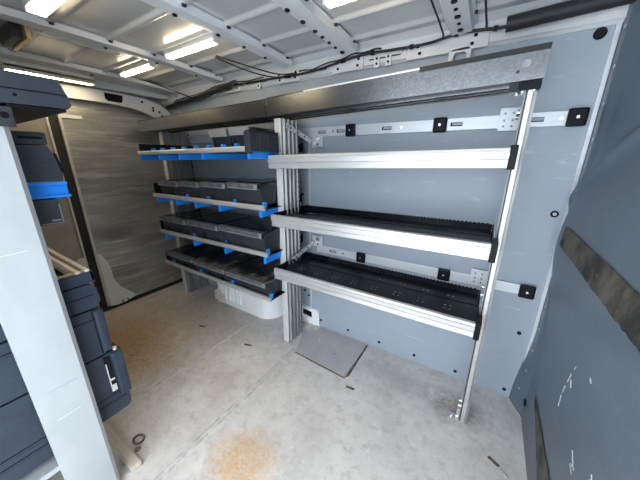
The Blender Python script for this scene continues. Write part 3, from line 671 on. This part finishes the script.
# ------------------------------------------------------------------ ceiling lamps, wiring, foam sleeve
def lamp(x0, x1, y0, y1, z, label, along='x'):
    l = thing('led_batten', ((x0 + x1) / 2, (y0 + y1) / 2, z), label, 'lamp', 'lit lamps on the van roof')
    zt = roof_z((y0 + y1) / 2) - .001
    q = MB(); q.box(x0, x1, y0, y1, z + .014, zt, .004); obj('housing', q, 'lamp_body', l)
    q = MB()
    e = .012
    if along == 'x': q.box(x0 + e, x1 - e, y0 + .006, y1 - .006, z, z + .016, .005)
    else: q.box(x0 + .008, x1 - .008, y0 + e, y1 - e, z, z + .016, .004)
    tag(obj('diffuser', q, 'lit', l), 'glowing diffuser')
    if along == 'y':
        for xx in (x0, x1 - .006):
            q = MB(); q.box(xx, xx + .006, y0, y1, z + .001, z + .03, .001); obj('light_skirt', q, 'lamp_body', l)  # skirts added so the crosswise lamp throws its light downward only
    for s in (0, 1):
        q = MB()
        if along == 'x': xx = x0 if s == 0 else x1 - e; q.box(xx, xx + e, y0 + .002, y1 - .002, z - .001, z + .02, .003)
        else: yy = y0 if s == 0 else y1 - e; q.box(x0 + .002, x1 - .002, yy, yy + e, z - .001, z + .02, .003)
        obj('end_cap', q, 'lamp_body', l)
lamp(-1.595, -1.185, .960, 1.002, 1.764, 'lit batten lamp on roof midway along the ceiling, above the far rack')
lamp(-2.18, -1.80, .985, 1.027, 1.764, 'lit batten lamp on roof nearest the rear doors, lying lengthwise')
lamp(-1.555, -1.19, .425, .487, 1.764, 'large lit batten lamp cut off by the top left picture edge')
lamp(-.60, -.28, .965, 1.010, 1.764, 'lit batten lamp cut off at top centre, near the bulkhead')
lamp(-2.46, -2.405, .50, .93, 1.728, 'long lit lamp mounted crosswise on the rear roof beam', 'y')
jb = thing('junction_box', (-1.9, .45, 1.735), 'small dark box with brass strip on ceiling at far left', 'box')
q = MB(); q.box(-2.04, -1.84, .440, .475, 1.752, 1.806, .006); obj('body', q, 'tray_under', jb)
q = MB(); q.box(-2.05, -1.80, .477, .493, 1.745, 1.806, .003); obj('side_strip', q, 'brass', jb)

wh = thing('wiring_harness', (-1.3, 1.45, 1.72), 'black taped wiring harness running along the upper body rail', 'cable')
pts = [(-2.50, 1.46, 1.665), (-2.37, 1.46, 1.682), (-2.02, 1.46, 1.706), (-1.73, 1.46, 1.733), (-1.57, 1.46, 1.737), (-1.30, 1.46, 1.731), (-1.06, 1.46, 1.726), (-.92, 1.46, 1.732), (-.76, 1.46, 1.750), (-.65, 1.46, 1.757), (-.54, 1.46, 1.753), (-.42, 1.46, 1.748), (-.33, 1.46, 1.748), (-.23, 1.46, 1.760), (-.15, 1.46, 1.758), (-.06, 1.46, 1.75), (-.01, 1.455, 1.753)]
def smoothpts(p, n=6):
    p = [Vector(a) for a in p]; o = []
    for i in range(len(p) - 1):
        a, b_, c_, d = p[max(i - 1, 0)], p[i], p[i + 1], p[min(i + 2, len(p) - 1)]
        for k in range(n):
            t_ = k / n; o.append(.5 * ((2 * b_) + (c_ - a) * t_ + (2 * a - 5 * b_ + 4 * c_ - d) * t_ ** 2 + (3 * b_ - a - 3 * c_ + d) * t_ ** 3))
    o.append(p[-1]); return o
sp = smoothpts(pts); rad = [.012 if p.x < -1.65 else .0062 for p in sp]
q = MB(); q.tube(sp, rad, 8); obj('main_loom', q, 'rubber', wh, True)
for off, a0, a1 in ((.012, 0, 30), (-.010, 4, 26), (.010, 36, 60), (-.02, 2, 22), (.022, 6, 24)):
    q = MB(); q.tube([p + Vector((0, -.006, off + .004 * math.sin(i * .9))) for i, p in enumerate(sp)][a0:a1], .0035, 6); obj('loose_wire', q, 'rubber', wh, True)
for br in ([(-1.08, 1.46, 1.735), (-1.16, 1.38, 1.722), (-1.26, 1.25, 1.745), (-1.35, 1.1, 1.772)], [(-1.13, 1.46, 1.735), (-1.20, 1.40, 1.715), (-1.30, 1.28, 1.735), (-1.38, 1.12, 1.775)],
           [(-.36, 1.46, 1.75), (-.27, 1.40, 1.735), (-.262, 1.30, 1.745), (-.262, 1.15, 1.75), (-.26, 1.0, 1.752)], [(-.12, 1.46, 1.757), (-.108, 1.38, 1.735), (-.108, 1.25, 1.745), (-.108, 1.0, 1.752)],
           [(-2.1, 1.46, 1.70), (-2.05, 1.36, 1.70), (-2.08, 1.2, 1.735), (-2.06, 1.0, 1.75)]):
    q = MB(); q.tube(smoothpts(br), .0038, 6); obj('branch_wire', q, 'rubber', wh, True)
for i in (22, 33, 47, 56, 66, 78, 88):
    if i < len(sp) - 1:
        q = MB(); q.tube([sp[i], sp[i + 1]], .0105, 8); obj('tape_band', q, 'black', wh, True)
q = MB(); q.tube(smoothpts([(-.045, 1.447, 1.752), (.10, 1.447, 1.757), (.33, 1.447, 1.765)], 4), .026, 16)
fs = obj('foam_sleeve', q, 'foam', None, True); tag(fs, 'thick black foam sleeve along the top of the wall by the bulkhead', 'sleeve')
